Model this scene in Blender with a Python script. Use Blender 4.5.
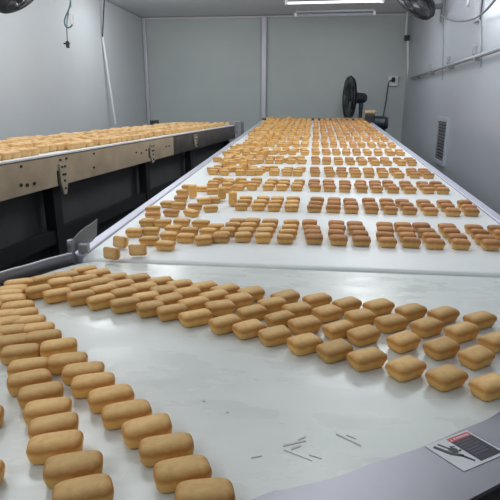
import bpy, bmesh, math, random
from mathutils import Vector, Matrix, Euler
random.seed(7)
S = bpy.context.scene
for o in list(bpy.data.objects):
    bpy.data.objects.remove(o)
COL = S.collection

# ------------------------------------------------------------------ camera
F = 500.0
PITCH = math.atan(145 / F)
YAW = math.atan(66 / 520.6)
CAM = Vector((0, 0, 1.39))
cd = bpy.data.cameras.new('camera'); cam = bpy.data.objects.new('camera', cd); COL.objects.link(cam)
cd.sensor_width = 36; cd.sensor_height = 36; cd.lens = 36.0 * F / 500; cd.clip_start = 0.02
cam.location = CAM; cam.rotation_euler = (math.pi / 2 - PITCH, 0, YAW)
S.camera = cam

# ------------------------------------------------------------------ world, light, exposure
S.view_settings.view_transform = 'Standard'; S.view_settings.look = 'None'
S.view_settings.exposure = -0.27; S.view_settings.gamma = 1.0
W = bpy.data.worlds.new('world'); S.world = W; W.use_nodes = True
W.node_tree.nodes['Background'].inputs[0].default_value = (0.80, 0.88, 1.0, 1)
W.node_tree.nodes['Background'].inputs[1].default_value = 0.30


def area(name, loc, sx, sy, power, col=(0.93, 0.97, 1.0), rot=(0, 0, 0)):
    d = bpy.data.lights.new(name, 'AREA'); d.shape = 'RECTANGLE'; d.size = sx; d.size_y = sy
    d.energy = power; d.color = col
    o = bpy.data.objects.new(name, d); o.location = loc; o.rotation_euler = rot; COL.objects.link(o)
    return o


def lamp(name, loc, power, radius=0.22, col=(0.95, 0.98, 1.0)):
    d = bpy.data.lights.new(name, 'POINT'); d.energy = power; d.shadow_soft_size = radius; d.color = col
    o = bpy.data.objects.new(name, d); o.location = loc; COL.objects.link(o)
    return o


# the room's ceiling tubes: they shine downwards and sideways onto the walls
for lx, ly, la, lp in ((-2.0, 0.9, 1, 16), (0.1, 2.4, 6, 7), (-1.5, 2.5, 8, 17), (0.6, 4.3, 17, 22), (0.6, 6.5, 9, 17), (-2.1, 4.6, 7, 16), (-2.1, 6.8, 7, 18), (-1.3, -0.8, 7, 15), (0.6, -0.8, 1, 3)):
    area('ceiling_tube_light', (lx, ly, 2.80), 1.25, 0.3, la)
    lamp('ceiling_tube_glow', (lx, ly, 2.47), lp)

# ------------------------------------------------------------------ pixel helpers (reading the place off the photo)
FW = Vector((-math.sin(YAW) * math.cos(PITCH), math.cos(YAW) * math.cos(PITCH), -math.sin(PITCH)))
RT = Vector((math.cos(YAW), math.sin(YAW), 0)); UP = RT.cross(FW)
SLOPE = math.tan(math.atan(168 / F) - PITCH)      # the long belt climbs 2.4 degrees away from us
SEAM = 1.480; ZT = 0.900; ZM = 0.907              # joint between belts; heights of the two belts there
TILT = math.atan(SLOPE)


def ray(x, y): return FW + RT * ((x - 250) / F) + UP * ((250 - y) / F)
def on_z(x, y, z):
    d = ray(x, y); return CAM + d * ((z - CAM.z) / d.z)
def on_y(x, y, Y):
    d = ray(x, y); return CAM + d * ((Y - CAM.y) / d.y)
def on_main(x, y, h=0.0):
    d = ray(x, y); a = d.z - SLOPE * d.y
    return CAM + d * ((ZM + h - SLOPE * SEAM - CAM.z) / a)
def main_z(Y): return ZM + SLOPE * (Y - SEAM)


# ------------------------------------------------------------------ materials
def mat(name, col, rough=0.5, metal=0.0, var=0.0, scale=8.0, bump=0.0, bscale=60.0, emit=0.0, col2=None, rvar=0.0, coat=0.0, spec=0.5, stretch=None):
    m = bpy.data.materials.new(name); m.use_nodes = True
    nt = m.node_tree; b = nt.nodes['Principled BSDF']
    b.inputs['Base Color'].default_value = (*col, 1); b.inputs['Roughness'].default_value = rough
    b.inputs['Metallic'].default_value = metal; b.inputs['Specular IOR Level'].default_value = spec
    b.inputs['Coat Weight'].default_value = coat; b.inputs['Coat Roughness'].default_value = 0.15
    tc = nt.nodes.new('ShaderNodeTexCoord'); src = tc.outputs['Object']
    if stretch:
        mp = nt.nodes.new('ShaderNodeMapping'); mp.inputs['Scale'].default_value = stretch
        nt.links.new(src, mp.inputs['Vector']); src = mp.outputs['Vector']
    if var or col2 or rvar:
        n = nt.nodes.new('ShaderNodeTexNoise'); n.inputs['Scale'].default_value = scale; n.inputs['Detail'].default_value = 6
        nt.links.new(src, n.inputs['Vector'])
        if var or col2:
            r = nt.nodes.new('ShaderNodeValToRGB')
            r.color_ramp.elements[0].position = 0.3; r.color_ramp.elements[1].position = 0.7
            c2 = col2 or tuple(c * (1 - var) for c in col)
            r.color_ramp.elements[0].color = (*c2, 1); r.color_ramp.elements[1].color = (*col, 1)
            nt.links.new(n.outputs['Fac'], r.inputs['Fac']); nt.links.new(r.outputs['Color'], b.inputs['Base Color'])
        if rvar:
            mr = nt.nodes.new('ShaderNodeMapRange'); mr.inputs[1].default_value = 0.3; mr.inputs[2].default_value = 0.7
            mr.inputs[3].default_value = max(0.02, rough - rvar); mr.inputs[4].default_value = rough + rvar
            nt.links.new(n.outputs['Fac'], mr.inputs[0]); nt.links.new(mr.outputs[0], b.inputs['Roughness'])
    if bump:
        n2 = nt.nodes.new('ShaderNodeTexNoise'); n2.inputs['Scale'].default_value = bscale; n2.inputs['Detail'].default_value = 4
        nt.links.new(src, n2.inputs['Vector'])
        bp = nt.nodes.new('ShaderNodeBump'); bp.inputs['Strength'].default_value = bump; bp.inputs['Distance'].default_value = 0.002
        nt.links.new(n2.outputs['Fac'], bp.inputs['Height']); nt.links.new(bp.outputs['Normal'], b.inputs['Normal'])
    if emit:
        b.inputs['Emission Color'].default_value = (*col, 1); b.inputs['Emission Strength'].default_value = emit
    return m


def cake_mat(name, side, crust, top):
    """sponge: pale sides, browner baked skin towards the rim, fine crumb"""
    m = bpy.data.materials.new(name); m.use_nodes = True
    nt = m.node_tree; b = nt.nodes['Principled BSDF']; L = nt.links.new
    b.inputs['Roughness'].default_value = 0.62; b.inputs['Specular IOR Level'].default_value = 0.3
    at = nt.nodes.new('ShaderNodeAttribute'); at.attribute_name = 'crust'
    r = nt.nodes.new('ShaderNodeValToRGB'); e = r.color_ramp.elements
    e[0].position = 0.0; e[0].color = (*side, 1); e[1].position = 1.0; e[1].color = (*top, 1)
    k = e.new(0.5); k.color = (*side, 1); k = e.new(0.72); k.color = (*crust, 1)
    tc = nt.nodes.new('ShaderNodeTexCoord')
    n = nt.nodes.new('ShaderNodeTexNoise'); n.inputs['Scale'].default_value = 70; n.inputs['Detail'].default_value = 5
    L(tc.outputs['Object'], n.inputs['Vector'])
    ad = nt.nodes.new('ShaderNodeMath'); ad.operation = 'MULTIPLY_ADD'; ad.inputs[1].default_value = 0.22; ad.inputs[2].default_value = -0.11
    L(n.outputs['Fac'], ad.inputs[0])
    a2 = nt.nodes.new('ShaderNodeMath'); a2.operation = 'ADD'; L(at.outputs['Fac'], a2.inputs[0]); L(ad.outputs[0], a2.inputs[1])
    L(a2.outputs[0], r.inputs['Fac'])
    oi = nt.nodes.new('ShaderNodeObjectInfo')
    hs = nt.nodes.new('ShaderNodeHueSaturation')
    mr = nt.nodes.new('ShaderNodeMapRange'); mr.inputs[3].default_value = 0.84; mr.inputs[4].default_value = 1.12
    L(oi.outputs['Random'], mr.inputs[0]); L(mr.outputs[0], hs.inputs['Value']); L(r.outputs['Color'], hs.inputs['Color'])
    sp = nt.nodes.new('ShaderNodeTexNoise'); sp.inputs['Scale'].default_value = 28; L(tc.outputs['Object'], sp.inputs['Vector'])
    mx = nt.nodes.new('ShaderNodeMix'); mx.data_type = 'RGBA'; mx.blend_type = 'MULTIPLY'
    sr = nt.nodes.new('ShaderNodeMapRange'); sr.inputs[1].default_value = 0.45; sr.inputs[2].default_value = 0.75; sr.inputs[4].default_value = 0.55
    L(sp.outputs['Fac'], sr.inputs[0]); L(sr.outputs[0], mx.inputs['Factor']); L(hs.outputs['Color'], mx.inputs['A'])
    mx.inputs['B'].default_value = (0.86, 0.72, 0.58, 1); L(mx.outputs['Result'], b.inputs['Base Color'])
    bp = nt.nodes.new('ShaderNodeBump'); bp.inputs['Strength'].default_value = 0.35; bp.inputs['Distance'].default_value = 0.0015
    n2 = nt.nodes.new('ShaderNodeTexNoise'); n2.inputs['Scale'].default_value = 260; L(tc.outputs['Object'], n2.inputs['Vector'])
    L(n2.outputs['Fac'], bp.inputs['Height']); L(bp.outputs['Normal'], b.inputs['Normal'])
    return m


M = {
    'gold': cake_mat('sponge_golden', (0.84, 0.50, 0.165), (0.54, 0.25, 0.065), (0.83, 0.56, 0.245)),
    'brown': cake_mat('sponge_brown_top', (0.80, 0.48, 0.17), (0.44, 0.20, 0.07), (0.62, 0.31, 0.13)),
    'pale': cake_mat('sponge_pale', (0.86, 0.57, 0.26), (0.66, 0.36, 0.13), (0.85, 0.60, 0.30)),
    'belt': mat('belt_white_pvc', (0.71, 0.75, 0.72), 0.29, var=0.07, scale=7, rvar=0.13, spec=0.5, bump=0.06, bscale=25, stretch=(1.0, 2.2, 1.0)),
    'belt_far': mat('belt_white_fabric', (0.82, 0.86, 0.86), 0.42, var=0.05, scale=4),
    'steel': mat('brushed_steel', (0.34, 0.34, 0.38), 0.38, 0.85, var=0.3, scale=5, rvar=0.10),
    'steel_dark_reflection': mat('steel_dark_reflection', (0.16, 0.15, 0.14), 0.35, 0.5, var=0.5, scale=6),
    'rail': mat('rail_grey', (0.60, 0.61, 0.72), 0.4, 0.3, var=0.1),
    'plate': mat('worn_plate', (0.58, 0.475, 0.34), 0.42, 0.2, var=0.0, col2=(0.42, 0.335, 0.23), scale=7, rvar=0.1),
    'tab': mat('bracket_plate', (0.56, 0.48, 0.35), 0.45, 0.2, var=0.2),
    'white_strip': mat('white_strip', (0.82, 0.85, 0.88), 0.35),
    'dark': mat('black_paint', (0.022, 0.022, 0.025), 0.5),
    'rubber': mat('black_rubber', (0.015, 0.015, 0.016), 0.6),
    'skirt': mat('black_skirt', (0.10, 0.105, 0.105), 0.55, var=0.3, scale=3),
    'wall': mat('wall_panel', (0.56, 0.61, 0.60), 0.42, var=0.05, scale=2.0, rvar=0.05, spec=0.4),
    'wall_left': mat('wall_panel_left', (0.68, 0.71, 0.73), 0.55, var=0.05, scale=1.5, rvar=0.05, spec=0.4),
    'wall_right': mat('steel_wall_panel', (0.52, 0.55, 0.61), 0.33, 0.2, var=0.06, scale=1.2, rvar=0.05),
    'ceil': mat('ceiling_panel', (0.75, 0.75, 0.77), 0.4, var=0.05, scale=2),
    'floor': mat('floor_dark', (0.10, 0.10, 0.10), 0.5, var=0.3, scale=3),
    'trim': mat('trim_aluminium', (0.62, 0.63, 0.68), 0.35, 0.2),
    'white': mat('white_plastic', (0.78, 0.79, 0.80), 0.4),
    'tube': mat('lamp_tube', (0.95, 0.97, 1.0), 0.4, emit=1.6),
    'tube_dim': mat('lamp_tube_unlit', (0.40, 0.41, 0.50), 0.3),
    'fan': mat('fan_dark', (0.025, 0.028, 0.034), 0.4),
    'fan_blade': mat('fan_blade', (0.05, 0.055, 0.065), 0.35),
    'grey': mat('grey_metal', (0.34, 0.35, 0.37), 0.45, 0.3),
    'blue': mat('motor_blue', (0.018, 0.028, 0.05), 0.4),
    'tan': mat('cardboard_tan', (0.50, 0.36, 0.20), 0.7),
    'clear': mat('clear_plate', (0.50, 0.52, 0.54), 0.22, spec=0.6),
    'label': mat('label_white', (0.66, 0.68, 0.71), 0.35),
    'label_red': mat('label_red', (0.55, 0.05, 0.055), 0.4),
    'label_navy': mat('label_navy', (0.016, 0.018, 0.035), 0.4),
    'label_ink': mat('label_ink', (0.02, 0.022, 0.03), 0.4),
    'label_text': mat('label_text', (0.09, 0.085, 0.12), 0.5),
    'cord': mat('cord_grey', (0.16, 0.17, 0.18), 0.5),
    'cord_dark': mat('cord_dark', (0.03, 0.04, 0.04), 0.5),
    'teal': mat('cord_teal', (0.10, 0.20, 0.20), 0.5),
    'scuff': mat('scuff_dark', (0.52, 0.52, 0.48), 0.6),
    'scuff_pale': mat('scuff_grey', (0.50, 0.53, 0.52), 0.5),
}
# the clear guard plate lets light through
nb = M['clear'].node_tree.nodes['Principled BSDF']; nb.inputs['Transmission Weight'].default_value = 0.55; nb.inputs['IOR'].default_value = 1.2


# ------------------------------------------------------------------ mesh helpers
def obj(name, bm, m, parent=None, smooth=False, bevel=0.0, world=None):
    me = bpy.data.meshes.new(name); bm.normal_update(); bm.to_mesh(me); bm.free()
    me.materials.append(M[m] if isinstance(m, str) else m)
    if smooth:
        for p in me.polygons: p.use_smooth = True
    o = bpy.data.objects.new(name, me); COL.objects.link(o)
    if parent is not None:
        o.parent = parent
    if bevel:
        b = o.modifiers.new('bevel', 'BEVEL'); b.width = bevel; b.segments = 2; b.limit_method = 'ANGLE'
    return o


def empty(name, loc, label, cat, group=None, rot=(0, 0, 0)):
    o = bpy.data.objects.new(name, None); COL.objects.link(o); o.location = loc; o.rotation_euler = rot
    o.empty_display_size = 0.1
    return tag(o, label, cat, group)


def tag(o, label, cat, group=None):
    o['label'] = label; o['category'] = cat
    if group: o['group'] = group
    return o


def struct(o):
    o['kind'] = 'structure'; return o


def box(bm, c, s, R=None):
    mtx = Matrix.Translation(c) @ (R.to_4x4() if R else Matrix()) @ Matrix.Diagonal((*s, 1))
    bmesh.ops.create_cube(bm, size=1, matrix=mtx); return bm


def cyl(bm, a, b, r, r2=None, n=20):
    a = Vector(a); b = Vector(b); d = b - a
    q = d.to_track_quat('Z', 'Y').to_matrix().to_4x4()
    bmesh.ops.create_cone(bm, cap_ends=True, segments=n, radius1=r, radius2=r if r2 is None else r2, depth=d.length, matrix=Matrix.Translation((a + b) / 2) @ q)
    return bm


def tube(bm, pts, r, n=8, closed=False):
    pts = [Vector(p) for p in pts]; rings = []
    N = len(pts); prev = None
    for i, p in enumerate(pts):
        if closed: t = pts[(i + 1) % N] - pts[i - 1]
        else: t = pts[min(i + 1, N - 1)] - pts[max(i - 1, 0)]
        t.normalize()
        if prev is None:
            u = t.orthogonal().normalized()
        else:
            u = (prev - t * prev.dot(t)).normalized()
        prev = u; v = t.cross(u)
        rings.append([bm.verts.new(p + (u * math.cos(2 * math.pi * k / n) + v * math.sin(2 * math.pi * k / n)) * r) for k in range(n)])
    for i in range(N if closed else N - 1):
        A, B = rings[i], rings[(i + 1) % N]
        for k in range(n): bm.faces.new((A[k], A[(k + 1) % n], B[(k + 1) % n], B[k]))
    if not closed:
        bm.faces.new(rings[0][::-1]); bm.faces.new(rings[-1])
    return bm


def prism(bm, poly, z0, z1, zf=None):
    """upright prism over an xy polygon; zf(x, y) adds a slope"""
    g = zf or (lambda x, y: 0)
    a = [bm.verts.new((x, y, z0 + g(x, y))) for x, y in poly]; b = [bm.verts.new((x, y, z1 + g(x, y))) for x, y in poly]
    f1 = bm.faces.new(b); bm.faces.new(a[::-1])
    n = len(poly)
    for i in range(n): bm.faces.new((a[i], a[(i + 1) % n], b[(i + 1) % n], b[i]))
    bmesh.ops.recalc_face_normals(bm, faces=bm.faces[:])
    return bm


def BM(): return bmesh.new()


def wall_slab(name, a, b, z0, z1, th, m):
    """vertical slab from a to b (xy), thickness th to the left of a->b"""
    a = Vector(a); b = Vector(b); d = (b - a).normalized(); nrm = Vector((-d.y, d.x)) * th
    bm = prism(BM(), [tuple(a), tuple(b), tuple(b + nrm), tuple(a + nrm)], z0, z1)
    return struct(obj(name, bm, m))


def strip(pts, w):
    """ribbon polygon of width w to the left of an xy polyline"""
    pts = [Vector(p) for p in pts]; out = []
    for i, p in enumerate(pts):
        t = (pts[min(i + 1, len(pts) - 1)] - pts[max(i - 1, 0)]).normalized()
        out.append(p + Vector((-t.y, t.x)) * w)
    return [tuple(p) for p in pts] + [tuple(p) for p in out[::-1]]


def ribbon(bm, pts, w, z0, z1):
    """solid curved strip built quad by quad"""
    pts = [Vector(p) for p in pts]; n = len(pts); L = []
    for i, p in enumerate(pts):
        t = (pts[min(i + 1, n - 1)] - pts[max(i - 1, 0)]).normalized()
        q = p + Vector((-t.y, t.x)) * w
        L.append([bm.verts.new((p.x, p.y, z0)), bm.verts.new((p.x, p.y, z1)), bm.verts.new((q.x, q.y, z1)), bm.verts.new((q.x, q.y, z0))])
    for i in range(n - 1):
        A, B = L[i], L[i + 1]
        for k in range(4): bm.faces.new((A[k], B[k], B[(k + 1) % 4], A[(k + 1) % 4]))
    bm.faces.new(L[0]); bm.faces.new(L[-1][::-1])
    bmesh.ops.recalc_face_normals(bm, faces=bm.faces[:])
    return bm


def smooth_line(pts, k=6):
    """Catmull-Rom through the points"""
    pts = [Vector(p) for p in pts]; out = []
    for i in range(len(pts) - 1):
        p0 = pts[max(i - 1, 0)]; p1 = pts[i]; p2 = pts[i + 1]; p3 = pts[min(i + 2, len(pts) - 1)]
        for j in range(k):
            t = j / k
            out.append(0.5 * ((2 * p1) + (p2 - p0) * t + (2 * p0 - 5 * p1 + 4 * p2 - p3) * t * t + (3 * p1 - p0 - 3 * p2 + p3) * t ** 3))
    out.append(pts[-1]); return out


# ------------------------------------------------------------------ the room
YB = 9.2
cl = on_y(144.5, 60, YB); cr = on_y(407.5, 60, YB + 0.12)
zc = on_y(144.5, 18, YB).z
CLx, CRx = cl.x, cr.x
def along(corner, vx, Y):   # the wall line through a back corner that runs to the vanishing point (vx, 105)
    d = ray(vx, 105); return Vector((corner.x + d.x / d.y * (Y - corner.y), Y))
LW = along(cl, 322, -2.0); RW = along(cr, 330, -2.0)
HC = zc
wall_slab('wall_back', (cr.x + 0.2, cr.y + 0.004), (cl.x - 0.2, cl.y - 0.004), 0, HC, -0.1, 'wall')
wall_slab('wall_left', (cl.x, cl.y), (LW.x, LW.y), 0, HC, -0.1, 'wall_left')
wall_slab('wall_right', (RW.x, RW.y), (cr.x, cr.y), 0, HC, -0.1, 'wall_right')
wall_slab('wall_front', (LW.x - 0.1, -2.0), (RW.x + 0.1, -2.0), 0, HC, -0.1, 'wall')
struct(obj('ceiling', box(BM(), ((LW.x + RW.x) / 2, 3.7, HC + 0.06), (7.5, 12.2, 0.1)), 'ceil'))
struct(obj('floor', box(BM(), ((LW.x + RW.x) / 2, 3.7, -0.06), (7.5, 12.2, 0.1)), 'floor'))
# trims: corner post, panel joint on the back wall, ceiling coves
tw = cl + Vector((0.03, -0.03, 0))
struct(obj('trim_1', box(BM(), (cl.x + 0.035, cl.y - 0.03, HC / 2), (0.06, 0.05, HC - 0.02)), 'trim', bevel=0.01))
pj = on_y(264, 60, YB + 0.02)
struct(obj('trim_2', box(BM(), (pj.x, YB + 0.015, HC / 2), (0.085, 0.06, HC - 0.02)), 'trim', bevel=0.01))
bm = BM(); tube(bm, [(cl.x, cl.y - 0.02, HC - 0.015), (cr.x, cr.y - 0.02, HC - 0.015)], 0.02)
struct(obj('trim_3', bm, 'ceil'))

# ------------------------------------------------------------------ long conveyor
XB = 0.745; YE = 7.72
mz = lambda x, y: SLOPE * (y - SEAM)
conv = empty('long_conveyor', (0, SEAM, 0), 'long wide white conveyor belt climbing towards the back wall', 'conveyor')
def cobj(*a, **k):
    o = obj(*a, parent=conv, **k); o.matrix_parent_inverse = conv.matrix_basis.inverted() if False else Matrix.Translation((0, -SEAM, 0)); return o
bm = BM()
prof = [(SEAM + 0.03 + 0.022 * math.sin(a) * -1 - 0.0, ZM - 0.022 + 0.022 * math.cos(a)) for a in [i * math.pi / 8 for i in range(9)]]
pr = [(YE, main_z(YE))] + [(SEAM + 0.6, main_z(SEAM + 0.6))] + prof + [(YE, main_z(YE) - 0.044)]
va = [bm.verts.new((-XB, y, z)) for y, z in pr]; vb = [bm.verts.new((XB, y, z)) for y, z in pr]
for i in range(len(pr)):
    j = (i + 1) % len(pr); bm.faces.new((va[i], va[j], vb[j], vb[i]))
bm.faces.new(va[::-1]); bm.faces.new(vb)
bmesh.ops.recalc_face_normals(bm, faces=bm.faces[:])
cobj('belt', bm, 'belt_far')
for sx in (-1, 1):
    x0, x1 = sorted((sx * (XB + 0.002), sx * 0.79))
    cobj('side_rail', prism(BM(), [(x0, SEAM + 0.02), (x1, SEAM + 0.02), (x1, YE), (x0, YE)], ZM - 0.10, ZM + 0.006, mz), 'rail', bevel=0.004)
bm = cyl(BM(), (-0.80, YE + 0.05, main_z(YE) - 0.022), (0.76, YE + 0.05, main_z(YE) - 0.022), 0.05, n=24)
cobj('end_roller', bm, 'dark', smooth=False)
bm = box(BM(), (0, YE + 0.12, main_z(YE) + 0.012), (1.50, 0.03, 0.05)); cobj('end_plate', bm, 'plate')
for sx in (-0.76, 0.76):
    for y in (2.0, 4.0, 6.0, 7.5):
        cobj('leg', box(BM(), (sx, y, (main_z(y) - 0.10) / 2), (0.05, 0.05, main_z(y) - 0.105)), 'dark')
bm = prism(BM(), [(-0.70, SEAM + 0.1), (0.70, SEAM + 0.1), (0.70, YE - 0.05), (-0.70, YE - 0.05)], ZM - 0.30, ZM - 0.06, mz); cobj('under_tray', bm, 'skirt')
# drive motor at the far right end, with gearbox
mp = on_y(379, 123, 7.35)
bm = cyl(BM(), (mp.x - 0.08, 7.35, mp.z), (mp.x + 0.08, 7.32, mp.z), 0.085, n=28)
for k in range(7):
    xx = mp.x - 0.07 + k * 0.02; cyl(bm, (xx, 7.34, mp.z), (xx + 0.009, 7.34, mp.z), 0.097, n=28)
mo = cobj('drive_motor', bm, 'blue')
def sub(par, o):
    o.parent = par; o.matrix_parent_inverse = (Matrix.Translation((0, SEAM, 0)) @ Matrix.Translation((0, -SEAM, 0))).inverted(); return o
sub(mo, obj('fan_cover', cyl(BM(), (mp.x + 0.08, 7.32, mp.z), (mp.x + 0.12, 7.315, mp.z), 0.09, 0.07, 28), 'fan'))
sub(mo, obj('gearbox', box(BM(), (mp.x - 0.13, 7.36, mp.z + 0.02), (0.12, 0.20, 0.20)), 'dark', bevel=0.02))
sub(mo, obj('mount_foot', box(BM(), (mp.x + 0.03, 7.32, mp.z - 0.13), (0.12, 0.12, 0.09)), 'fan', bevel=0.015))
# steel bracket box at the far left end
bp_ = on_y(243, 128, 7.2)
cobj('end_cover', box(BM(), (bp_.x - 0.125, 7.3, bp_.z - 0.06), (0.21, 0.30, 0.30)), 'grey', bevel=0.01)

# ------------------------------------------------------------------ turning conveyor in front
RIMPX = [(0, 276), (25, 269), (50, 261.5), (72, 256)]
turn = empty('turning_conveyor', (0, 1.0, 0), 'white turning conveyor in the foreground with steel rim', 'conveyor')
def tobj(*a, par=None, **k):
    o = obj(*a, parent=par or turn, **k)
    o.matrix_parent_inverse = Matrix.Translation((0, -1.0, 0)) if par is None else Matrix()
    if par is not None: o.matrix_parent_inverse = Matrix()
    return o
rim = [on_z(x, y, ZT + 0.02).xy for x, y in RIMPX]
rim_full = smooth_line([Vector((-0.98, 0.10)), Vector((-1.03, 0.55)), Vector((-1.0, 0.95)), *rim], 6)
inner = [Vector(p) for p in (on_z(x, y, ZT).xy for x, y in ((258, 497.5), (288, 490), (336, 478), (372, 464.5), (420, 448.5), (460, 431), (500, 412)))]
inn = smooth_line([Vector((-0.50, 0.26)), Vector((-0.20, 0.415)), *inner, Vector((0.46, 0.93)), Vector((0.60, 1.15)), Vector((0.66, 1.30))], 5)
belt_left = [p + (Vector((0, 1.0)) - p).normalized() * 0.035 for p in rim_full]
poly = [tuple(p) for p in belt_left] + [(-0.70, SEAM - 0.005), (0.78, SEAM - 0.005), (0.78, 1.3)] + [tuple(p) for p in inn[::-1]]
bm = prism(BM(), poly, ZT - 0.012, ZT)
bmesh.ops.triangulate(bm, faces=[f for f in bm.faces if len(f.verts) > 4])
turn_belt = tobj('belt', bm, 'belt')
tobj('steel_rim', ribbon(BM(), rim_full, 0.012, ZT - 0.03, ZT + 0.028), 'steel', bevel=0.003)
tobj('rim_highlight', tube(BM(), [(p.x, p.y, ZT + .029) for p in rim_full], .0035, 8), 'trim', smooth=True)  # pale tube added to imitate the bright highlight along the rim's top
tobj('rubber_seal', ribbon(BM(), rim_full, -0.03, ZT - 0.02, ZT - 0.004), 'rubber')
outer = [(-0.60, 0.20), (0.02, 0.20)] + [tuple(on_z(x, y, ZT).xy) for x, y in ((468, 501), (500, 484), (560, 452))] + [(0.85, 1.0), (0.90, 1.28)]
plate = [tuple(p) for p in inn] + outer[::-1]
bm = prism(BM(), plate, ZT - 0.006, ZT + 0.0015); bmesh.ops.triangulate(bm, faces=[f for f in bm.faces if len(f.verts) > 4])
tobj('rim_plate', bm, 'steel')
bm = prism(BM(), [(p[0] * 0.97, p[1] * 0.97 + 0.05) for p in ((-0.9, 0.15), (0.02, 0.2), (0.45, 0.55), (0.7, 0.9), (0.78, 1.36), (-0.70, 1.36), (-0.9, 1.1))], ZT - 0.25, ZT - 0.03)
tobj('under_frame', bm, 'skirt')
for x, y in ((-0.80, 0.4), (-0.70, 1.25), (0.05, 0.35), (0.66, 1.25)):
    tobj('leg', box(BM(), (x, y, (ZT - 0.25) / 2), (0.05, 0.05, ZT - 0.25)), 'dark')
# scuffs and flecks on the white surface
def flat_mark(name, quad, m, z=ZT, par=None):
    bm = BM(); prism(bm, [tuple(on_z(x, y, z).xy) for x, y in quad], z + 0.0003, z + 0.0009); return tobj(name, bm, m)
for a_, b_, w in (((283, 446), (306, 441), 0.9), ((291, 449), (301, 446), 1.2), ((336, 434), (361, 446), 0.8), ((346, 435), (356, 439), 0.6), ((309, 455), (322, 459), 0.5), ((284, 450), (312, 461), 0.35), ((298, 440), (306, 437), 0.5), ((251, 458), (262, 456), 0.45)):
    flat_mark('scuff_mark', [(a_[0], a_[1] - w), (b_[0], b_[1] - w * .6), (b_[0], b_[1] + w * .6), (a_[0], a_[1] + w)], 'scuff')
flat_mark('fleck', [(202, 400.5), (205.5, 400), (205.5, 401.8), (202.5, 402)], 'scuff'); flat_mark('fleck', [(226, 412), (229, 411.7), (229, 413), (226, 413)], 'scuff_pale')
# guide plate standing at the joint: clear curved sheet on a steel clamp
g0 = on_z(70, 251, ZT + 0.03); g1 = on_y(98, 219, g0.y + 0.10)
gp = [on_y(68, 252, g0.y), on_y(72, 240, g0.y + 0.02), on_y(80, 231, g0.y + 0.05), on_y(97, 219, g0.y + 0.11), on_y(96.5, 236, g0.y + 0.11), on_y(92, 241, g0.y + 0.10), on_y(80, 249, g0.y + 0.05)]
bm = BM(); vs = [bm.verts.new(p) for p in gp]; fc = bm.faces.new(vs)
ex = bmesh.ops.extrude_face_region(bm, geom=[fc]); bmesh.ops.translate(bm, verts=[v for v in ex['geom'] if isinstance(v, bmesh.types.BMVert)], vec=(0.003, -0.004, 0))
bmesh.ops.recalc_face_normals(bm, faces=bm.faces[:])
gpo = tobj('guide_plate', bm, 'clear')
bm = BM(); q = on_y(71, 247, g0.y - 0.01); box(bm, q, (0.018, 0.02, 0.05)); cyl(bm, q + Vector((0, -0.015, 0.012)), q + Vector((0, 0.012, 0.012)), 0.009)
q2 = on_y(70, 258, g0.y - 0.01); box(bm, q2, (0.03, 0.03, 0.03))
tobj('clamp', bm, 'steel', bevel=0.003)
bm = BM(); q = on_y(84, 248, g0.y + 0.03); box(bm, q, (0.035, 0.02, 0.03)); tobj('joint_block', bm, 'grey', bevel=0.003)

# ------------------------------------------------------------------ warning sticker on the steel
A, B_, D = (on_z(*p, ZT + 0.002) for p in ((424.7, 446.2), (466.4, 430.4), (464, 471.5)))
st = empty('warning_sticker', A, 'white warning sticker with red and navy panel on steel rim', 'sticker')
def uv(u, v): p = A + (B_ - A) * u + (D - A) * v; return (p.x - A.x, p.y - A.y)
def spoly(name, pts, m, k):
    return obj(name, prism(BM(), [uv(*p) for p in pts], k * 0.0004, k * 0.0004 + 0.0004), m, st)
rect = lambda u0, v0, u1, v1: [(u0, v0), (u1, v0), (u1, v1), (u0, v1)]
spoly('sheet', rect(0, 0, 1, 1), 'label', 0)
spoly('text_panel', rect(.46, .19, .96, .93), 'label_navy', 1)
rb = spoly('red_band', rect(.46, .05, .96, .19), 'label_red', 1)
bm = BM()
for v in (.25, .34, .43, .52, .61, .70):
    prism(bm, [uv(*p) for p in rect(.50, v, .50 + random.uniform(.30, .42), v + .035)], 0.0008, 0.0010)
obj('small_print', bm, 'label_text', st)
bm = BM()
prism(bm, [uv(*p) for p in ((.49, .165), (.53, .165), (.51, .085))], 0.0008, 0.0011)
for k in range(6):
    prism(bm, [uv(*p) for p in rect(.57 + k * .06, .10, .61 + k * .06, .15)], 0.0008, 0.0011)
obj('heading', bm, 'label', st)
bm = BM()
for pts in (((.07, .14), (.13, .10), (.24, .44), (.36, .62), (.30, .66), (.17, .50)), ((.20, .10), (.24, .09), (.31, .34), (.27, .35)), ((.24, .34), (.34, .30), (.40, .40), (.33, .52), (.26, .46)), ((.28, .60), (.33, .58), (.40, .86), (.36, .88)), ((.33, .26), (.41, .30), (.42, .34), (.34, .30)), ((.36, .46), (.44, .44), (.44, .48), (.37, .50))):
    prism(bm, [uv(*p) for p in pts], 0.0004, 0.0008)
obj('pictogram', bm, 'label_ink', st)

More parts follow.
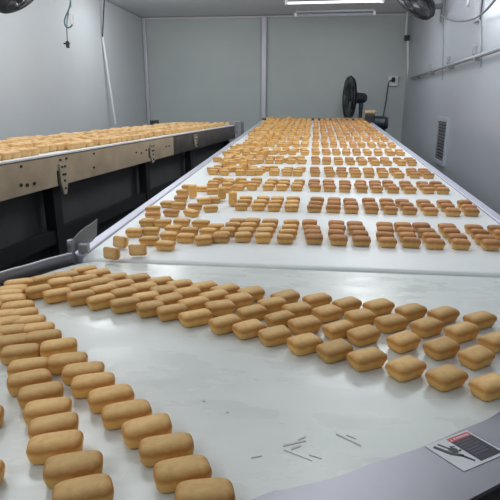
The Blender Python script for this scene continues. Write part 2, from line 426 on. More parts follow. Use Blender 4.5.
# ------------------------------------------------------------------ left conveyor
def solve_z(px, py, X):
    lo, hi = 0.5, 1.385
    for _ in range(50):
        m_ = (lo + hi) / 2
        if on_z(px, py, m_).x > X: hi = m_     # higher plane -> nearer point
        else: lo = m_
    return lo
lo, hi = 0.6, 1.38
for _ in range(60):
    mid = (lo + hi) / 2
    if on_z(0, 164, mid).x < -1.34: lo = mid
    else: hi = mid
ZL = lo
n0 = on_z(0, 164, ZL); n1 = on_z(234, 125.5, ZL)
dirL = (n1 - n0); LEN = dirL.xy.length; dirL = Vector((dirL.x, dirL.y, 0)).normalized(); outL = Vector((-dirL.y, dirL.x, 0))
angL = math.atan2(dirL.y, dirL.x)
PH = n0.z - on_y(0, 198, n0.y).z
f0 = on_z(0, 139, ZL + 0.03); WL = min(1.5, (f0 - n0).dot(outL))
START = -1.6
lc = empty('left_conveyor', (n0.x, n0.y, 0), 'raised conveyor along the left wall with worn brown side plate', 'conveyor', rot=(0, 0, angL))
def lobj(name, bm, m, par=None, **k): return obj(name, bm, m, par or lc, **k)
def lpt(px, py, off=0.0):     # pixel on the near side plane -> local (along, height)
    d = ray(px, py); nn = outL; base = n0 - outL * off
    t = (base - CAM).dot(nn) / d.dot(nn); p = CAM + d * t
    return (p - n0).dot(dirL), p.z
lobj('belt', box(BM(), ((START + LEN) / 2, WL / 2 + 0.01, ZL - 0.01), (LEN - START, WL - 0.02, 0.02)), 'belt_far')
KNEE = lpt(172, 140)[0]      # worn brown plate ends here; steel beyond, its dark reflection put into the colour
sp_ = lobj('side_plate', box(BM(), ((START + KNEE) / 2, -0.006, ZL - 0.006 - PH / 2), (KNEE - START, 0.012, PH)), 'plate')
sp2 = lobj('side_plate', box(BM(), ((KNEE + LEN) / 2 + .002, -0.006, ZL - 0.006 - PH / 2), (LEN - KNEE - .004, 0.012, PH)), 'steel_dark_reflection')
sp2['label'] = 'steel side plate with dark reflection painted in'
lobj('edge_strip', box(BM(), ((START + LEN) / 2, 0.004, ZL + 0.004), (LEN - START, 0.04, 0.008)), 'white_strip')
lobj('side_plate', box(BM(), ((START + LEN) / 2, WL + 0.006, ZL - 0.006 - PH / 2), (LEN - START, 0.012, PH)), 'plate')
for px, py in ((20.7, 166.5), (20.7, 185), (27, 185), (34, 183.5), (60, 160), (66, 158.5), (93.7, 153.5), (93.7, 167.5), (136, 152.5), (141, 153), (146, 150), (166, 146.5), (169, 146)):
    a_, h_ = lpt(px, py, 0.012)
    lobj('bolt', cyl(BM(), (a_, -0.012, h_), (a_, -0.018, h_), 0.008 if py > 180 else 0.006, n=10), 'dark', sp_)
for px, py0, py1 in ((63, 163.5, 195), (152.5, 144, 163), (196, 134.5, 147)):
    a_, h0 = lpt(px, py0, 0.02); _, h1 = lpt(px, py1, 0.02); wd = 0.032 if px < 100 else 0.045
    bm = BM(); pts = [(-wd, h0), (wd, h0), (wd, h1 + (h0 - h1) * .42), (wd * .35, h1), (-wd * .35, h1), (-wd, h1 + (h0 - h1) * .42)]
    va = [bm.verts.new((a_ + u, -0.020, z)) for u, z in pts]; vb = [bm.verts.new((a_ + u, -0.0125, z)) for u, z in pts]
    bm.faces.new(va); bm.faces.new(vb[::-1])
    for i in range(6): bm.faces.new((va[i], vb[i], vb[(i + 1) % 6], va[(i + 1) % 6]))
    bmesh.ops.recalc_face_normals(bm, faces=bm.faces[:])
    br = lobj('bracket', bm, 'tab')
    lobj('slot', box(BM(), (a_ - wd - 0.012, -0.0135, (h0 * .55 + h1 * .45)), (0.014, 0.003, (h0 - h1) * .5)), 'dark', br)
    for u, t in ((-.4, .1), (.4, .1), (-.3, .35), (.3, .35), (0, .55), (0, .8)):
        lobj('bolt', cyl(BM(), (a_ + u * wd, -0.020, h0 + (h1 - h0) * t), (a_ + u * wd, -0.025, h0 + (h1 - h0) * t), 0.006, n=10), 'dark', br)
    for yy in (0.05, WL - 0.05):
        lobj('leg', box(BM(), (a_ - 0.02, yy, (ZL - PH) / 2), (0.07, 0.06, ZL - PH - 0.01)), 'dark')
lobj('lower_beam', box(BM(), ((START + LEN) / 2, 0.05, 0.72), (LEN - START, 0.04, 0.07)), 'dark')
lobj('lower_beam', box(BM(), ((START + LEN) / 2, WL - 0.05, 0.72), (LEN - START, 0.04, 0.07)), 'dark')
lobj('under_tray', box(BM(), ((START + LEN) / 2, WL / 2, ZL - PH - 0.02), (LEN - START, WL - 0.15, 0.02)), 'skirt')
lobj('skirt', box(BM(), ((START + LEN) / 2, 0.13, (ZL - PH) / 2), (LEN - START - 0.02, 0.01, ZL - PH - 0.06)), 'skirt')
lobj('end_panel', box(BM(), (LEN - 0.01, WL / 2, (ZL - PH) / 2), (0.01, WL - 0.12, ZL - PH - 0.06)), 'skirt')
lobj('end_roller', cyl(BM(), (LEN + 0.03, 0.0, ZL - 0.05), (LEN + 0.03, WL, ZL - 0.05), 0.045, n=20), 'grey')
lobj('end_bracket', box(BM(), (LEN + 0.02, -0.02, ZL - 0.03), (0.14, 0.02, 0.14)), 'grey')

# ------------------------------------------------------------------ sponge cakes
CL, CW, CH = 0.0370, 0.0215, 0.0300        # half length, half width, height
LEV = [(0.0, .80, 0.0), (0.015, .86, 0.02), (0.10, .91, 0.1), (0.28, .955, 0.3), (0.44, .99, 0.48), (0.57, 1.01, 0.62), (0.70, .985, 0.72), (0.80, .91, 0.80), (0.885, .78, 0.87), (0.95, .58, 0.93), (0.985, .34, 0.97), (1.0, .12, 1.0)]


LOAF_LEV = [(0.0, .86, 0.0), (0.015, .90, 0.02), (0.10, .94, 0.1), (0.30, .97, 0.3), (0.48, 1.0, 0.48), (0.60, 1.0, 0.62), (0.70, .965, 0.72), (0.80, .885, 0.80), (0.885, .75, 0.87), (0.95, .55, 0.93), (0.985, .32, 0.97), (1.0, .11, 1.0)]


def cake_mesh(name, m, seed, n=28, lev=LEV, smooth=True, e=0.40, drawn=0.10):
    r = random.Random(seed); me = bpy.data.meshes.new(name); bm = BM(); rings = []; cr = []
    ph = [r.uniform(0, 6.28) for _ in range(4)]; sk = r.uniform(-.06, .06)
    for (z, s, c) in lev:
        ring = []
        for k in range(n):
            a = 2 * math.pi * k / n; ca, sa = math.cos(a), math.sin(a)
            x = math.copysign(abs(ca) ** e, ca); y = math.copysign(abs(sa) ** e, sa)
            w = 1 + .022 * math.sin(2 * a + ph[0]) + .018 * math.sin(3 * a + ph[1])
            tx = s if z < .65 else s ** (.50 if s > .6 else .62)
            # corners drawn out a little at the rim, as baked in a boat-shaped tin
            pull = 1 + drawn * (abs(x * y) ** 2) * (1 if .4 < z < .85 else 0)
            zz = z * CH * (1 + .03 * math.sin(a + ph[2]) * z)
            ring.append(bm.verts.new((x * CL * tx * w * pull + sk * y * CW, y * CW * s * w * pull, zz))); cr.append(c)
        rings.append(ring)
    for i in range(len(rings) - 1):
        for k in range(n): bm.faces.new((rings[i][k], rings[i][(k + 1) % n], rings[i + 1][(k + 1) % n], rings[i + 1][k]))
    bm.faces.new(rings[0][::-1]); bm.faces.new(rings[-1])
    bm.to_mesh(me); bm.free()
    at = me.attributes.new('crust', 'FLOAT', 'POINT'); at.data.foreach_set('value', cr)
    for p in me.polygons: p.use_smooth = smooth
    me.materials.append(M[m]); return me


GOLD = [cake_mesh('sponge_cake', 'gold', s) for s in range(6)]
LOAF = [cake_mesh('sponge_cake', 'gold', 40 + s, 32, LOAF_LEV, True, 0.47, 0.0) for s in range(6)]
BROWN = [cake_mesh('sponge_cake', 'brown', 20 + s) for s in range(6)]
proto = {id(m): bpy.data.objects.new('sponge_cake', m) for m in GOLD + LOAF + BROWN}
ORD = ['zeroth', 'first', 'second', 'third', 'fourth', 'fifth', 'sixth', 'seventh', 'eighth', 'ninth', 'tenth', 'eleventh', 'twelfth', 'thirteenth', 'fourteenth', 'fifteenth', 'sixteenth', 'seventeenth', 'eighteenth', 'nineteenth', 'twentieth', 'twenty-first', 'twenty-second', 'twenty-third', 'twenty-fourth', 'twenty-fifth', 'twenty-sixth', 'twenty-seventh', 'twenty-eighth', 'twenty-ninth', 'thirtieth']
NC = 0


def cake(p, rot, label, group, pool=GOLD, sc=1.0, sx=1.0, sy=1.0, sz=1.0):
    global NC
    o = proto[id(random.choice(pool))].copy(); COL.objects.link(o)
    o.location = p; o.rotation_euler = rot
    o.scale = (sx * sc * random.uniform(.96, 1.04), sy * sc * random.uniform(.96, 1.04), sz * sc * random.uniform(.95, 1.04))
    tag(o, label, 'cake', group); NC += 1; return o


R27 = math.radians(27)
def on_turn(px, py): p = on_z(px, py, ZT + CH * 0.93); return Vector((p.x, p.y, ZT + 0.002))
LINE_A = [(38, 287), (57, 290.5), (81, 293), (101, 296.5), (125, 300), (150.5, 304), (172, 307), (195.5, 312.5), (225, 319), (249, 323.5), (275, 330), (305, 338.5), (335, 345), (367, 353), (406, 362), (447, 371), (491, 380)]
LINE_B = [(60.5, 280), (80.5, 284), (104, 286.5), (124, 290), (146, 294), (169, 296), (194, 300), (220, 303), (252, 308), (280, 314), (305, 320), (339, 324.5), (364, 330), (404, 336), (442, 342.5), (477, 351)]
LINE_C = [(44, 276), (66, 273), (84.5, 277), (101, 279.5), (121, 282.5), (144, 284.5), (164, 287.5), (187.5, 290), (214, 293), (239, 296), (272.5, 300.5), (297.5, 306), (327.5, 308), (360.5, 313), (391.5, 318), (427, 322), (462, 327), (497, 336)]
LINE_D = [(84, 268), (97, 271), (115, 275.5), (137.5, 276), (160, 279), (179.5, 281.5), (204, 284), (225, 286.5), (251, 289.5), (285.5, 293), (317, 296), (347, 300), (379, 302), (411, 307), (443.5, 310), (480, 315)]
for nm, ln in (('front', LINE_A), ('second', LINE_B), ('third', LINE_C), ('back', LINE_D)):
    n = len(ln)
    for i, (x, y) in enumerate(ln):
        k = n - i
        lab = 'golden sponge cake, %s from right in the %s line across the turning belt' % (ORD[k], nm)
        cake(on_turn(x, y), (0, 0, R27 + random.gauss(.13, .06)), lab, 'cakes in the %s line across the turning belt' % nm, sx=.93, sy=1.05)
COL1 = [(204.5, 488), (182, 464.5), (146.7, 423), (165.7, 441), (126, 406.5), (110.5, 391.5), (92.5, 378.5), (83, 366.5), (67, 357), (58, 343), (42.5, 334), (36, 325.5), (27.5, 318), (20.5, 311), (17.5, 303.5)]
COL1.sort(key=lambda p: -p[1])
COL2 = [(82.5, 485), (72.5, 460.5), (55, 439), (53, 420.5), (47, 403.5), (40, 388), (29, 375.5), (28, 362), (19.5, 347.5), (11, 338), (9, 328.5), (5, 320), (1, 313)]
COL3 = [(-29, 470), (-22, 411), (-17, 338), (-16, 327), (-14, 304)]
for nm, ln in (('right-hand', COL1), ('middle', COL2), ('leftmost', COL3)):
    for i, (x, y) in enumerate(ln):
        lab = 'golden sponge cake, %s from the bottom in the %s line down the left foreground' % (ORD[i + 1], nm)
        cake(on_turn(x, y), (0, 0, math.radians(24) + random.gauss(0, .06)), lab, 'cakes in the %s line down the left foreground' % nm, LOAF)
for i, (x, y) in enumerate([(19, 281), (12, 287), (7, 291.5), (9, 297)]):
    cake(on_turn(x, y), (0, 0, R27 + random.gauss(0, .08)), 'golden sponge cake bunched inside the steel rim at far left, %s from back' % ORD[i + 1], 'cakes bunched inside the steel rim')

# --- long belt: rows of piles on either side of the white aisle
XR = [0.009, 0.094, 0.174, 0.260, 0.343, 0.425, 0.512, 0.606, 0.688]
XL = [-0.091, -0.171, -0.246, -0.322, -0.399, -0.476, -0.552, -0.630]
STEP = 0.077
def on_belt(x, y, extra=0.0004): return Vector((x, y, main_z(y) + extra))
PLACE = {0: 'front', 1: 'second', 2: 'third', 3: 'back'}
ROWS = [(1.728, 4, 9, 4), (2.19, 3, 9, 4), (2.635, 3, 9, 3)]
TOTAL_NAMED_ROWS = ['nearest', 'second', 'third']
for ri, (y0, nd, nr, nl) in enumerate(ROWS):
    STEP = (0.066, 0.075, 0.080)[ri]
    for side, XS, nn, pool in (('right', XR, nr, BROWN), ('left', XL, nl, GOLD)):
        for c in range(nn):
            lean = random.gauss(0, .0028) + (0.002 if side == 'left' else 0.0)
            for d in range(nd):
                place = 'back' if d == nd - 1 else PLACE[d]
                x = XS[c] * (1 - .02 * ri) + lean * d + random.gauss(0, .0018); y = y0 + STEP * d + random.gauss(0, .0025)
                rz = random.gauss(0, .05) + (0.12 if side == 'left' else -0.03)
                kind = 'brown-topped cake' if side == 'right' else 'golden cake'
                lab = '%s, %s in its pile, %s pile %s of the aisle, %s row' % (kind, place, ORD[c + 1], side, TOTAL_NAMED_ROWS[ri])
                cake(on_belt(x, y), (TILT, 0, rz), lab, 'piles %s of the aisle in the %s row' % (side, TOTAL_NAMED_ROWS[ri]), pool, sc=0.98, sx=.83, sz=1.1)
# --- the jumble left of the regular piles (pixel of the visible middle; e = stands on end)
JUM = [(111, 254, 'r'), (120, 242.5, 'r'), (135, 250.5, 'r'), (162, 244.5), (131, 231.5), (147.5, 230), (146, 239.5), (165.5, 235), (170, 228), (180, 221.5), (182.5, 237), (186, 230.5), (199, 223), (205, 231), (200, 239), (213, 226.5), (217, 237), (161, 222), (146, 221.5), (151, 214.5), (151, 208.5),
       (169.5, 212), (189.5, 212), (208.7, 207.6), (166, 203.5), (177, 205), (193, 206), (179, 198), (190, 196, 'e'), (202, 200), (212, 199), (219.5, 198.6, 'e'), (230, 204, 'e'), (181, 191.5), (186, 186.5), (200, 188), (210.5, 190.5), (224, 189), (236, 187)]
JUM.sort(key=lambda t: (t[0]))
hh = CH / 2
for i, t in enumerate(JUM):
    p = on_main(t[0] + (3.5 if t[1] > 225 else 2), t[1] + .5, hh); st_ = t[2] if len(t) > 2 else ''
    q = on_belt(p.x, p.y)
    if st_ == 'e':
        q.z += CL * 0.985; q.y += 0.015
        cake(q, (0, math.pi / 2 + random.uniform(-.1, .1), random.uniform(-.5, .5) + math.pi / 2), 'golden cake standing on end in the jumble, %s jumbled cake from left' % ORD[i + 1] if i < 30 else 'golden cake standing on end, tallest of the jumble beside second row', 'cakes standing on end', GOLD, .95, .9)
    elif st_ == 'r':
        q.z += CW * 0.95; q.x = max(q.x, -0.695)
        cake(q, (math.pi / 2 * .92, 0, random.uniform(-.4, .4)), 'golden cake lying on its side at the front left, %s jumbled cake from left' % ORD[i + 1], 'cakes lying on their sides', GOLD, .9, .85)
    else:
        k = ORD[i + 1] if i < 20 else None
        lab = ('scattered golden cake, %s from left in the jumble by the belt edge' % k) if k else ('scattered golden cake, %s from right in the jumble by the belt edge' % ORD[len(JUM) - i])
        cake(q, (TILT, 0, random.gauss(.05, .15)), lab, 'jumbled cakes by the left belt edge', GOLD if random.random() < .7 else BROWN, .97, .88)

# --- everything further off, on both belts, as one mass
LOW = [(0.0, .84, 0.0), (0.15, .92, 0.15), (0.55, 1.0, 0.5), (0.78, .95, 0.74), (0.93, .72, 0.9), (1.0, .3, 1.0)]
srcs = [cake_mesh('far_cake', 'gold', 50 + s, 14, LOW) for s in range(4)]
VX = []; FX = []; CRX = []; MI = []
raw = []
for me in srcs:
    raw.append(([v.co.copy() for v in me.vertices], [tuple(p.vertices) for p in me.polygons], [d.value for d in me.attributes['crust'].data]))
def far(p, rot, mi, sc=.97, sx=.84):
    v, f, c = random.choice(raw); mt = Matrix.LocRotScale(p, Euler(rot), Vector((sx * sc * random.uniform(.95, 1.05), sc * random.uniform(.95, 1.05), 1.12 * sc * random.uniform(.95, 1.05))))
    b0 = len(VX); VX.extend(mt @ a for a in v); FX.extend(tuple(b0 + i for i in q) for q in f); CRX.extend(c); MI.extend([mi] * len(f))
rows = [3.07, 3.54, 4.02, 4.50, 4.98, 5.42, 5.80, 6.12, 6.42, 6.72, 7.00, 7.28, 7.53]
for ri, y0 in enumerate([2.205, 2.635] + rows):
    nd = 3 if y0 < 6 else 3
    for side, XS in (('r', XR), ('l', XL)):
        for c in range(len(XS)):
            if y0 < 3 and not (side == 'l' and c >= (4 if y0 < 2.3 else 3) and XS[c] > (-.34 if y0 < 2.3 else -.60)): continue
            miss = random.random()
            for d in range(nd):
                if miss < 0 and side == 'l': continue
                j = 1.0 if side == 'r' else 2.2
                x = XS[c] * (1 - .03 * min(ri, 3) / 3) + random.gauss(0, .004) * j; y = y0 + STEP * (.93 if y0 > 5.6 else 1) * d + random.gauss(0, .004) * j
                if y > YE - .03: continue
                far(on_belt(x, y), (TILT, 0, random.gauss(0, .06) * j), 1 if side == 'r' and random.random() < .75 else 0)
    if y0 > 3:      # strays along the left edge and cakes that fell on end
        for _ in range(14):
            x = random.uniform(-.70, -.36); y = y0 + random.uniform(.0, .44)
            if y < YE - .05:
                if random.random() < .15: far(on_belt(x, y) + Vector((0, 0, CL * .95)), (0, math.pi / 2, random.uniform(0, 3)), 0)
                else: far(on_belt(x, y) + Vector((0, 0, .002)), (TILT + random.uniform(-.1, .2), 0, random.uniform(-.6, .6)), 0)
# left conveyor: rows running across, in bands with gaps
ml = Matrix.Translation((n0.x, n0.y, 0)) @ Matrix.Rotation(angL, 4, 'Z')
v_ = 0.065
lane = 0
GAP0, GAP1 = lpt(52, 156)[0], lpt(80, 149)[0]
while v_ < WL - .04:
    u = START + .02 + random.uniform(0, .1)
    while u < LEN - .05:
        if not (lane == 0 and GAP0 < u < GAP1) and random.random() < (.93, .88, .5)[lane % 3]:
            p = ml @ Vector((u, v_ + random.gauss(0, .006), ZL + .001))
            far(p, (0, 0, angL + math.pi / 2 * 0 + random.gauss(0, .12)), 2, 1.2, .8)
        u += random.choice((.075, .078, .08)) if random.random() < .93 else .13
    v_ += (.062, .075, .11)[lane % 3]
    lane += 1
me = bpy.data.meshes.new('sponge_cakes'); me.from_pydata(VX, [], FX); me.update()
at = me.attributes.new('crust', 'FLOAT', 'POINT'); at.data.foreach_set('value', CRX)
me.materials.append(M['gold']); me.materials.append(M['brown']); me.materials.append(M['pale'])
me.polygons.foreach_set('material_index', MI); me.polygons.foreach_set('use_smooth', [True] * len(FX))
fo = bpy.data.objects.new('sponge_cakes', me); COL.objects.link(fo); fo['kind'] = 'stuff'
tag(fo, 'mass of small golden cakes covering the far long belt and the left conveyor', 'cakes')
for m_ in srcs: bpy.data.meshes.remove(m_)

# ------------------------------------------------------------------ wall things
def wall_pt(px, py, corner, vx, off=0.0):
    d0 = ray(vx, 105); dv = Vector((d0.x, d0.y, 0)).normalized(); nn = Vector((-dv.y, dv.x, 0))
    base = Vector((corner.x, corner.y, 0)) + nn * off
    d = ray(px, py); t = (base - CAM).dot(nn) / d.dot(nn); return CAM + d * t
dR = ray(330, 105); dR = Vector((dR.x, dR.y, 0)).normalized(); nR = Vector((-dR.y, dR.x, 0))   # points into the room
rwp = lambda px, py, off=0.0: wall_pt(px, py, cr, 330, off)
RR = Matrix((dR, nR, Vector((0, 0, 1)))).transposed()
# rail of pipe with clamps on the right wall
a_ = rwp(411, 79, .05); b_ = rwp(500, 47.3, .05); zz = (a_.z + b_.z) / 2; far_ = b_ - dR * 1.6
pr_ = empty('wall_pipe', (a_.x, a_.y, zz), 'thin grey pipe running level along the right wall on clamps', 'pipe')
inv = Matrix.Translation((-a_.x, -a_.y, -zz))
def child(par, o, inv):
    o.parent = par; o.matrix_parent_inverse = inv; return o
child(pr_, obj('pipe', tube(BM(), [(a_.x, a_.y, zz), (far_.x, far_.y, zz)], 0.017, 10), 'grey', smooth=True), inv)
for px in (414, 418, 432, 451, 478):
    py = 79 - (px - 411) * .356; q = rwp(px, py, 0.03); q.z = zz
    bm = box(BM(), q, (0.05, 0.07, 0.06), RR)
    if px > 430: box(bm, q + nR * 0.03 + Vector((0, 0, .055)), (0.05, 0.03, 0.07), RR)
    child(pr_, obj('clamp', bm, 'grey', bevel=.004), inv)
# louvred vent
q0 = rwp(437.3, 142); q1 = rwp(447.5, 142); zt = rwp(442, 117).z; zb = rwp(442, 165).z; qm = (q0 + q1) / 2; wv = (q1 - q0).length
vt = empty('wall_vent', (qm.x, qm.y, zb), 'grey louvred vent set low in the right wall', 'vent'); inv = Matrix.Translation((-qm.x, -qm.y, -zb))
hv = zt - zb; zc_ = (zt + zb) / 2
bm = BM(); fr = 0.045
for s in (-1, 1):
    box(bm, Vector((qm.x, qm.y, zc_)) + dR * s * (wv / 2 - fr / 2) + nR * .012, (fr, .024, hv), RR)
    box(bm, Vector((qm.x, qm.y, zc_ + s * (hv / 2 - fr / 2))) + nR * .012, (wv - 2 * fr, .024, fr), RR)
child(vt, obj('frame', bm, 'wall_right'), inv)
child(vt, obj('backing', box(BM(), Vector((qm.x, qm.y, zc_)) + nR * .003, (wv - .09, .006, hv - .09), RR), 'dark'), inv)
bm = BM(); nl_ = 12
for i in range(nl_):
    z = zb + .05 + (hv - .1) * (i + .5) / nl_
    box(bm, Vector((qm.x, qm.y, z)) + nR * .014, (wv - .085, .004, (hv - .1) / nl_ * .72), RR @ Matrix.Rotation(math.radians(-28), 3, 'X'))
child(vt, obj('louvres', bm, 'grey'), inv)
# white conduit in the right-hand corner
def conduit(name, pts, r, label, mA, mB=None, joint=None):
    o = empty(name, pts[0], label, 'conduit'); inv = Matrix.Translation(-Vector(pts[0]))
    return o, inv
c0 = on_y(408.5, 150, YB - .05); c1 = on_y(408.0, 40, YB - .05); c2 = Vector((c1.x - .04, c1.y, HC - .005))
cdt = empty('conduit', c0, 'white vertical conduit pipe in the right-hand back corner', 'conduit'); inv = Matrix.Translation(-c0)
child(cdt, obj('pipe', cyl(BM(), on_y(408.5, 168, YB - .05), c1, .022, n=12), 'white', smooth=False), inv)
child(cdt, obj('upper_pipe', cyl(BM(), Vector((c2.x, c2.y, c1.z)), c2, .020, n=12), 'white'), inv)
child(cdt, obj('coupling', box(BM(), (c1.x - .02, c1.y, c1.z + .03), (.085, .05, .09)), 'fan', bevel=.008), inv)
# socket with cord on the back wall
s0 = on_y(393, 81, YB + .07)
sk = empty('wall_socket', s0, 'small grey socket box high on the back wall', 'socket'); inv = Matrix.Translation(-s0)
child(sk, obj('plate', box(BM(), s0, (.17, .03, .17)), 'white', bevel=.008), inv)
child(sk, obj('plug', box(BM(), s0 + Vector((0, -.03, .02)), (.055, .05, .075)), 'dark', bevel=.008), inv)
pts = smooth_line([on_y(x, y, YB + .02) for x, y in ((392, 80), (389, 82), (387.5, 90), (386, 101), (384, 112), (383, 120))], 5)
tag(obj('power_cord', tube(BM(), pts, .009, 8), 'cord_dark', smooth=True), 'dark cord hanging from the wall socket to the drive motor', 'cord')
# vertical wires on the right wall
for (pts, lab) in (([(442.5, 19), (443, 45), (442, 80)], 'thin grey wire hanging down the right wall below the fan'), ([(480, 20), (481, 45), (480, 67)], 'thin grey wire hanging down the right wall from small bracket')):
    tag(obj('wall_wire', tube(BM(), [rwp(x, y, .012) for x, y in pts], .006, 6), 'grey'), lab, 'wire')
b0 = rwp(475.5, 9, .04)
bk = empty('wall_bracket', b0, 'small grey bracket on the upper right wall with looped cord', 'bracket'); inv = Matrix.Translation(-b0)
child(bk, obj('plate', box(BM(), b0 - nR * .02, (.14, .02, .22), RR), 'grey', bevel=.006), inv)
child(bk, obj('hook', tube(BM(), [b0 + Vector((0, 0, .09)), b0 + nR * .06 + Vector((0, 0, .10)), b0 + nR * .07 + Vector((0, 0, .02))], .014, 8), 'trim', smooth=True), inv)
pts = smooth_line([rwp(x, y, .10) for x, y in ((441, 15), (450, 20), (462, 21), (475, 18), (485, 11), (494, 1), (500, -8))], 5)
tag(obj('looped_cord', tube(BM(), pts, .009, 8), 'cord', smooth=True), 'grey cord looping from the right wall fan past the bracket', 'cord')

# ------------------------------------------------------------------ fans
def fan_head(par, c, nrm, r, inv, depth=.12, back=True):
    """guard, blades, hub and motor; c = centre of the guard, nrm points where the air goes"""
    nrm = Vector(nrm).normalized(); Q = nrm.to_track_quat('Z', 'Y').to_matrix()
    def w(x, y, z): return Vector(c) + Q @ Vector((x, y, z))
    bm = BM()
    ring = lambda rr, z, t: tube(bm, [w(rr * math.cos(a), rr * math.sin(a), z) for a in [i * 2 * math.pi / 40 for i in range(40)]], t, 6, True)
    ring(r, 0, .010); ring(r * .97, depth * .25, .006); ring(r * .62, depth * .45, .004); ring(r * .25, depth * .5, .005); ring(r * .62, -depth * .45, .004); ring(r * .3, -depth * .5, .005)
    for k in range(72):
        a = k * 2 * math.pi / 72; ca, sa = math.cos(a), math.sin(a)
        tube(bm, [w(r * .24 * ca, r * .24 * sa, depth * .5), w(r * .62 * ca, r * .62 * sa, depth * .45), w(r * .92 * ca, r * .92 * sa, depth * .28), w(r * ca, r * sa, 0), w(r * .92 * ca, r * .92 * sa, -depth * .28), w(r * .62 * ca, r * .62 * sa, -depth * .45), w(r * .28 * ca, r * .28 * sa, -depth * .5)], .0036, 4)
    child(par, obj('guard', bm, 'fan'), inv)
    for k in range(3):
        bm = BM(); a0 = k * 2 * math.pi / 3; rows_ = []
        for i in range(7):
            t = i / 6; rr = r * (.12 + .76 * t); wd = r * (.14 + .34 * math.sin(math.pi * (.15 + .7 * t)))
            row = []
            for s in (-1, 0, 1):
                a = a0 + s * wd / rr * .75 * (.5 + .5 * t) + .25 * t
                row.append((rr * math.cos(a), rr * math.sin(a), s * depth * .16))
            rows_.append(row)
        top = [[bm.verts.new(w(x, y, z + .003)) for x, y, z in row] for row in rows_]; bot = [[bm.verts.new(w(x, y, z - .003)) for x, y, z in row] for row in rows_]
        for i in range(6):
            for s in range(2):
                bm.faces.new((top[i][s], top[i + 1][s], top[i + 1][s + 1], top[i][s + 1])); bm.faces.new((bot[i][s], bot[i][s + 1], bot[i + 1][s + 1], bot[i + 1][s]))
            for s in (0, 2): bm.faces.new((top[i][s], bot[i][s], bot[i + 1][s], top[i + 1][s]))
        bmesh.ops.recalc_face_normals(bm, faces=bm.faces[:])
        child(par, obj('blade', bm, 'fan_blade', smooth=True), inv)
    child(par, obj('hub', cyl(BM(), w(0, 0, -depth * .3), w(0, 0, depth * .48), r * .16, r * .12), 'fan'), inv)
    bm = cyl(BM(), w(0, 0, -depth * .5 - .17), w(0, 0, -depth * .45), r * .22, r * .28, 24); cyl(bm, w(0, 0, -depth * .5 - .20), w(0, 0, -depth * .5 - .17), r * .14, r * .22, 24)
    child(par, obj('motor_housing', bm, 'fan'), inv)
    return w


# wall fan, upper right
b0 = rwp(444, 6, 0)
wf = empty('wall_fan', b0, 'dark caged wall fan tilted down, high on the right wall', 'fan'); inv = Matrix.Translation(-b0)
fc = on_y(414, -1, b0.y - .15)
w = fan_head(wf, fc, (-.62, -.12, -.75), .29, inv, .16)
child(wf, obj('wall_plate', box(BM(), b0 + nR * .012 + Vector((0, 0, -.02)), (.13, .024, .30), RR), 'grey', bevel=.006), inv)
child(wf, obj('arm', tube(BM(), smooth_line([b0 + nR * .02, b0 + nR * .16 + Vector((0, -.02, .02)), w(0, 0, -.26)], 5), .03, 10), 'grey', smooth=True), inv)
# wall fan, upper left
dL = ray(322, 105); dL = Vector((dL.x, dL.y, 0)).normalized(); nL = Vector((dL.y, -dL.x, 0))
lwp = lambda px, py, off=0.0: wall_pt(px, py, cl, 322, -off)
b0 = lwp(2, -10, 0)
wf = empty('wall_fan', b0, 'dark caged wall fan tilted down, high on the left wall', 'fan'); inv = Matrix.Translation(-b0)
fc = lwp(16, -4, .52)
w = fan_head(wf, fc, (.50, .03, -.80), .20, inv, .12)
RL = Matrix((dL, nL, Vector((0, 0, 1)))).transposed()
child(wf, obj('wall_plate', box(BM(), b0 + nL * .012, (.13, .024, .26), RL), 'grey', bevel=.006), inv)
child(wf, obj('arm', tube(BM(), smooth_line([b0 + nL * .02, b0 + nL * .18, w(0, 0, -.22)], 5), .025, 10), 'grey', smooth=True), inv)
# pedestal fan behind the far end of the belt
fc = on_y(349.5, 98, 8.45)
pf = empty('pedestal_fan', (fc.x, fc.y, 0), 'large dark pedestal fan seen edge-on behind the belt end', 'fan'); inv = Matrix.Translation((-fc.x, -fc.y, 0))
w = fan_head(pf, fc, (-.985, -.16, 0), .33, inv, .15)
bx = w(0, 0, -.19)
child(pf, obj('pole', cyl(BM(), (bx.x, bx.y, .05), (bx.x, bx.y, fc.z - .06), .028, n=14), 'fan'), inv)
child(pf, obj('pivot', box(BM(), (bx.x, bx.y, fc.z - .11), (.07, .07, .14)), 'blue', bevel=.01), inv)
child(pf, obj('base', cyl(BM(), (bx.x, bx.y, 0.0), (bx.x, bx.y, .05), .27, .22, 28), 'fan'), inv)
tn = on_y(374, 114, 7.36)
tag(obj('folded_cloth', box(BM(), (mp.x - .13, 7.36, mp.z + .146), (.16, .14, .05)), 'tan', bevel=.018), 'small tan cloth bundle lying on the dark motor gearbox', 'cloth')

# ------------------------------------------------------------------ ceiling lamps near the back wall
def batten(y_, px0, px1, py, tubem, label):
    a = on_y(px0, py, y_); b = on_y(px1, py, y_); z = (a.z + b.z) / 2; c = (a + b) / 2; L_ = (b - a).length
    o = empty('tube_lamp', (c.x, c.y, z), label, 'lamp', 'tube lamps hung from the ceiling'); inv = Matrix.Translation((-c.x, -c.y, -z))
    child(o, obj('tube', cyl(BM(), (c.x - L_ / 2, y_, z), (c.x + L_ / 2, y_, z), .013, n=12), tubem, smooth=False), inv)
    child(o, obj('housing', box(BM(), (c.x, y_, z + .045), (L_ + .04, .05, .03)), 'grey', bevel=.006), inv)
    for s in (-1, 1):
        child(o, obj('end_cap', box(BM(), (c.x + s * (L_ / 2 + .02), y_, z + .008), (.035, .045, .055)), 'white', bevel=.008), inv)
        if z + .07 < HC: child(o, obj('hanger', cyl(BM(), (c.x + s * L_ * .35, y_, z + .06), (c.x + s * L_ * .35, y_, HC), .006, n=8), 'grey'), inv)
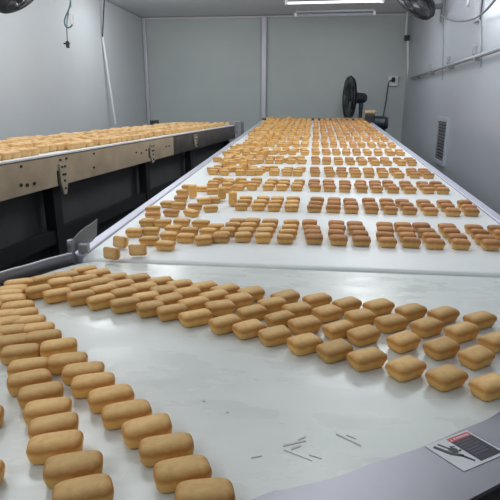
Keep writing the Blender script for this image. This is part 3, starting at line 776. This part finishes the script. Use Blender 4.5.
batten(6.4, 288, 381, 2.0, 'tube', 'lit white tube lamp hanging near the back wall, upper of two')
batten(8.0, 297, 373, 14.5, 'tube_dim', 'unlit grey tube lamp hanging behind and below the lit one')

# ------------------------------------------------------------------ hanging things on the left
Yp = 7.4
p0 = on_y(104.5, -6, Yp); p1 = on_y(102.5, 37, Yp); p2 = on_y(115.5, 124, Yp)
hp = empty('hanging_rod', p1, 'slim white rod leaning from a dark wire by left wall', 'rod'); inv = Matrix.Translation(-p1)
child(hp, obj('rod', cyl(BM(), p1, p2, .016, n=10), 'white', smooth=False), inv)
child(hp, obj('wire', tube(BM(), [Vector((p0.x + .01, Yp, HC)), p0, p1], .009, 8), 'cord_dark'), inv)
Yh = 5.6
hc = empty('hanging_cable', on_y(69, 0, Yh), 'looped grey-green cable with plug hanging by the left wall', 'cable'); inv = Matrix.Translation(-on_y(69, 0, Yh))
top = on_y(70, -4, Yh); top.z = HC
child(hc, obj('cord', tube(BM(), smooth_line([top, on_y(70.5, 1, Yh), on_y(69, 9, Yh), on_y(65.5, 17, Yh), on_y(64.5, 23, Yh), on_y(67, 27.5, Yh), on_y(71, 26.5, Yh), on_y(72.5, 23, Yh)], 5), .0085, 8), 'teal', smooth=True), inv)
child(hc, obj('strand', tube(BM(), smooth_line([on_y(70.5, 1, Yh), on_y(68.5, 12, Yh), on_y(67, 22, Yh), on_y(67, 34, Yh), on_y(67.5, 42, Yh)], 5), .006, 8), 'cord', smooth=True), inv)
child(hc, obj('plug', cyl(BM(), on_y(71.8, 24.5, Yh), on_y(71.5, 14.5, Yh), .018, .026, 12), 'white'), inv)
bm = BM(); q = on_y(67.7, 44.5, Yh); box(bm, q, (.03, .03, .07)); box(bm, q + Vector((-.01, 0, .01)), (.07, .02, .018))
child(hc, obj('clip', bm, 'dark', bevel=.004), inv)
# dark box on the far edge of the left conveyor
q = on_y(125, 124, 5.9)
tag(obj('sensor_box', box(BM(), ml @ Vector(((q - n0).dot(dirL), WL + .05, ZL + .05)), (.12, .07, .05), Matrix.Rotation(angL, 3, 'Z')), 'dark', bevel=.01), 'small black box on the far edge of the left conveyor', 'box')
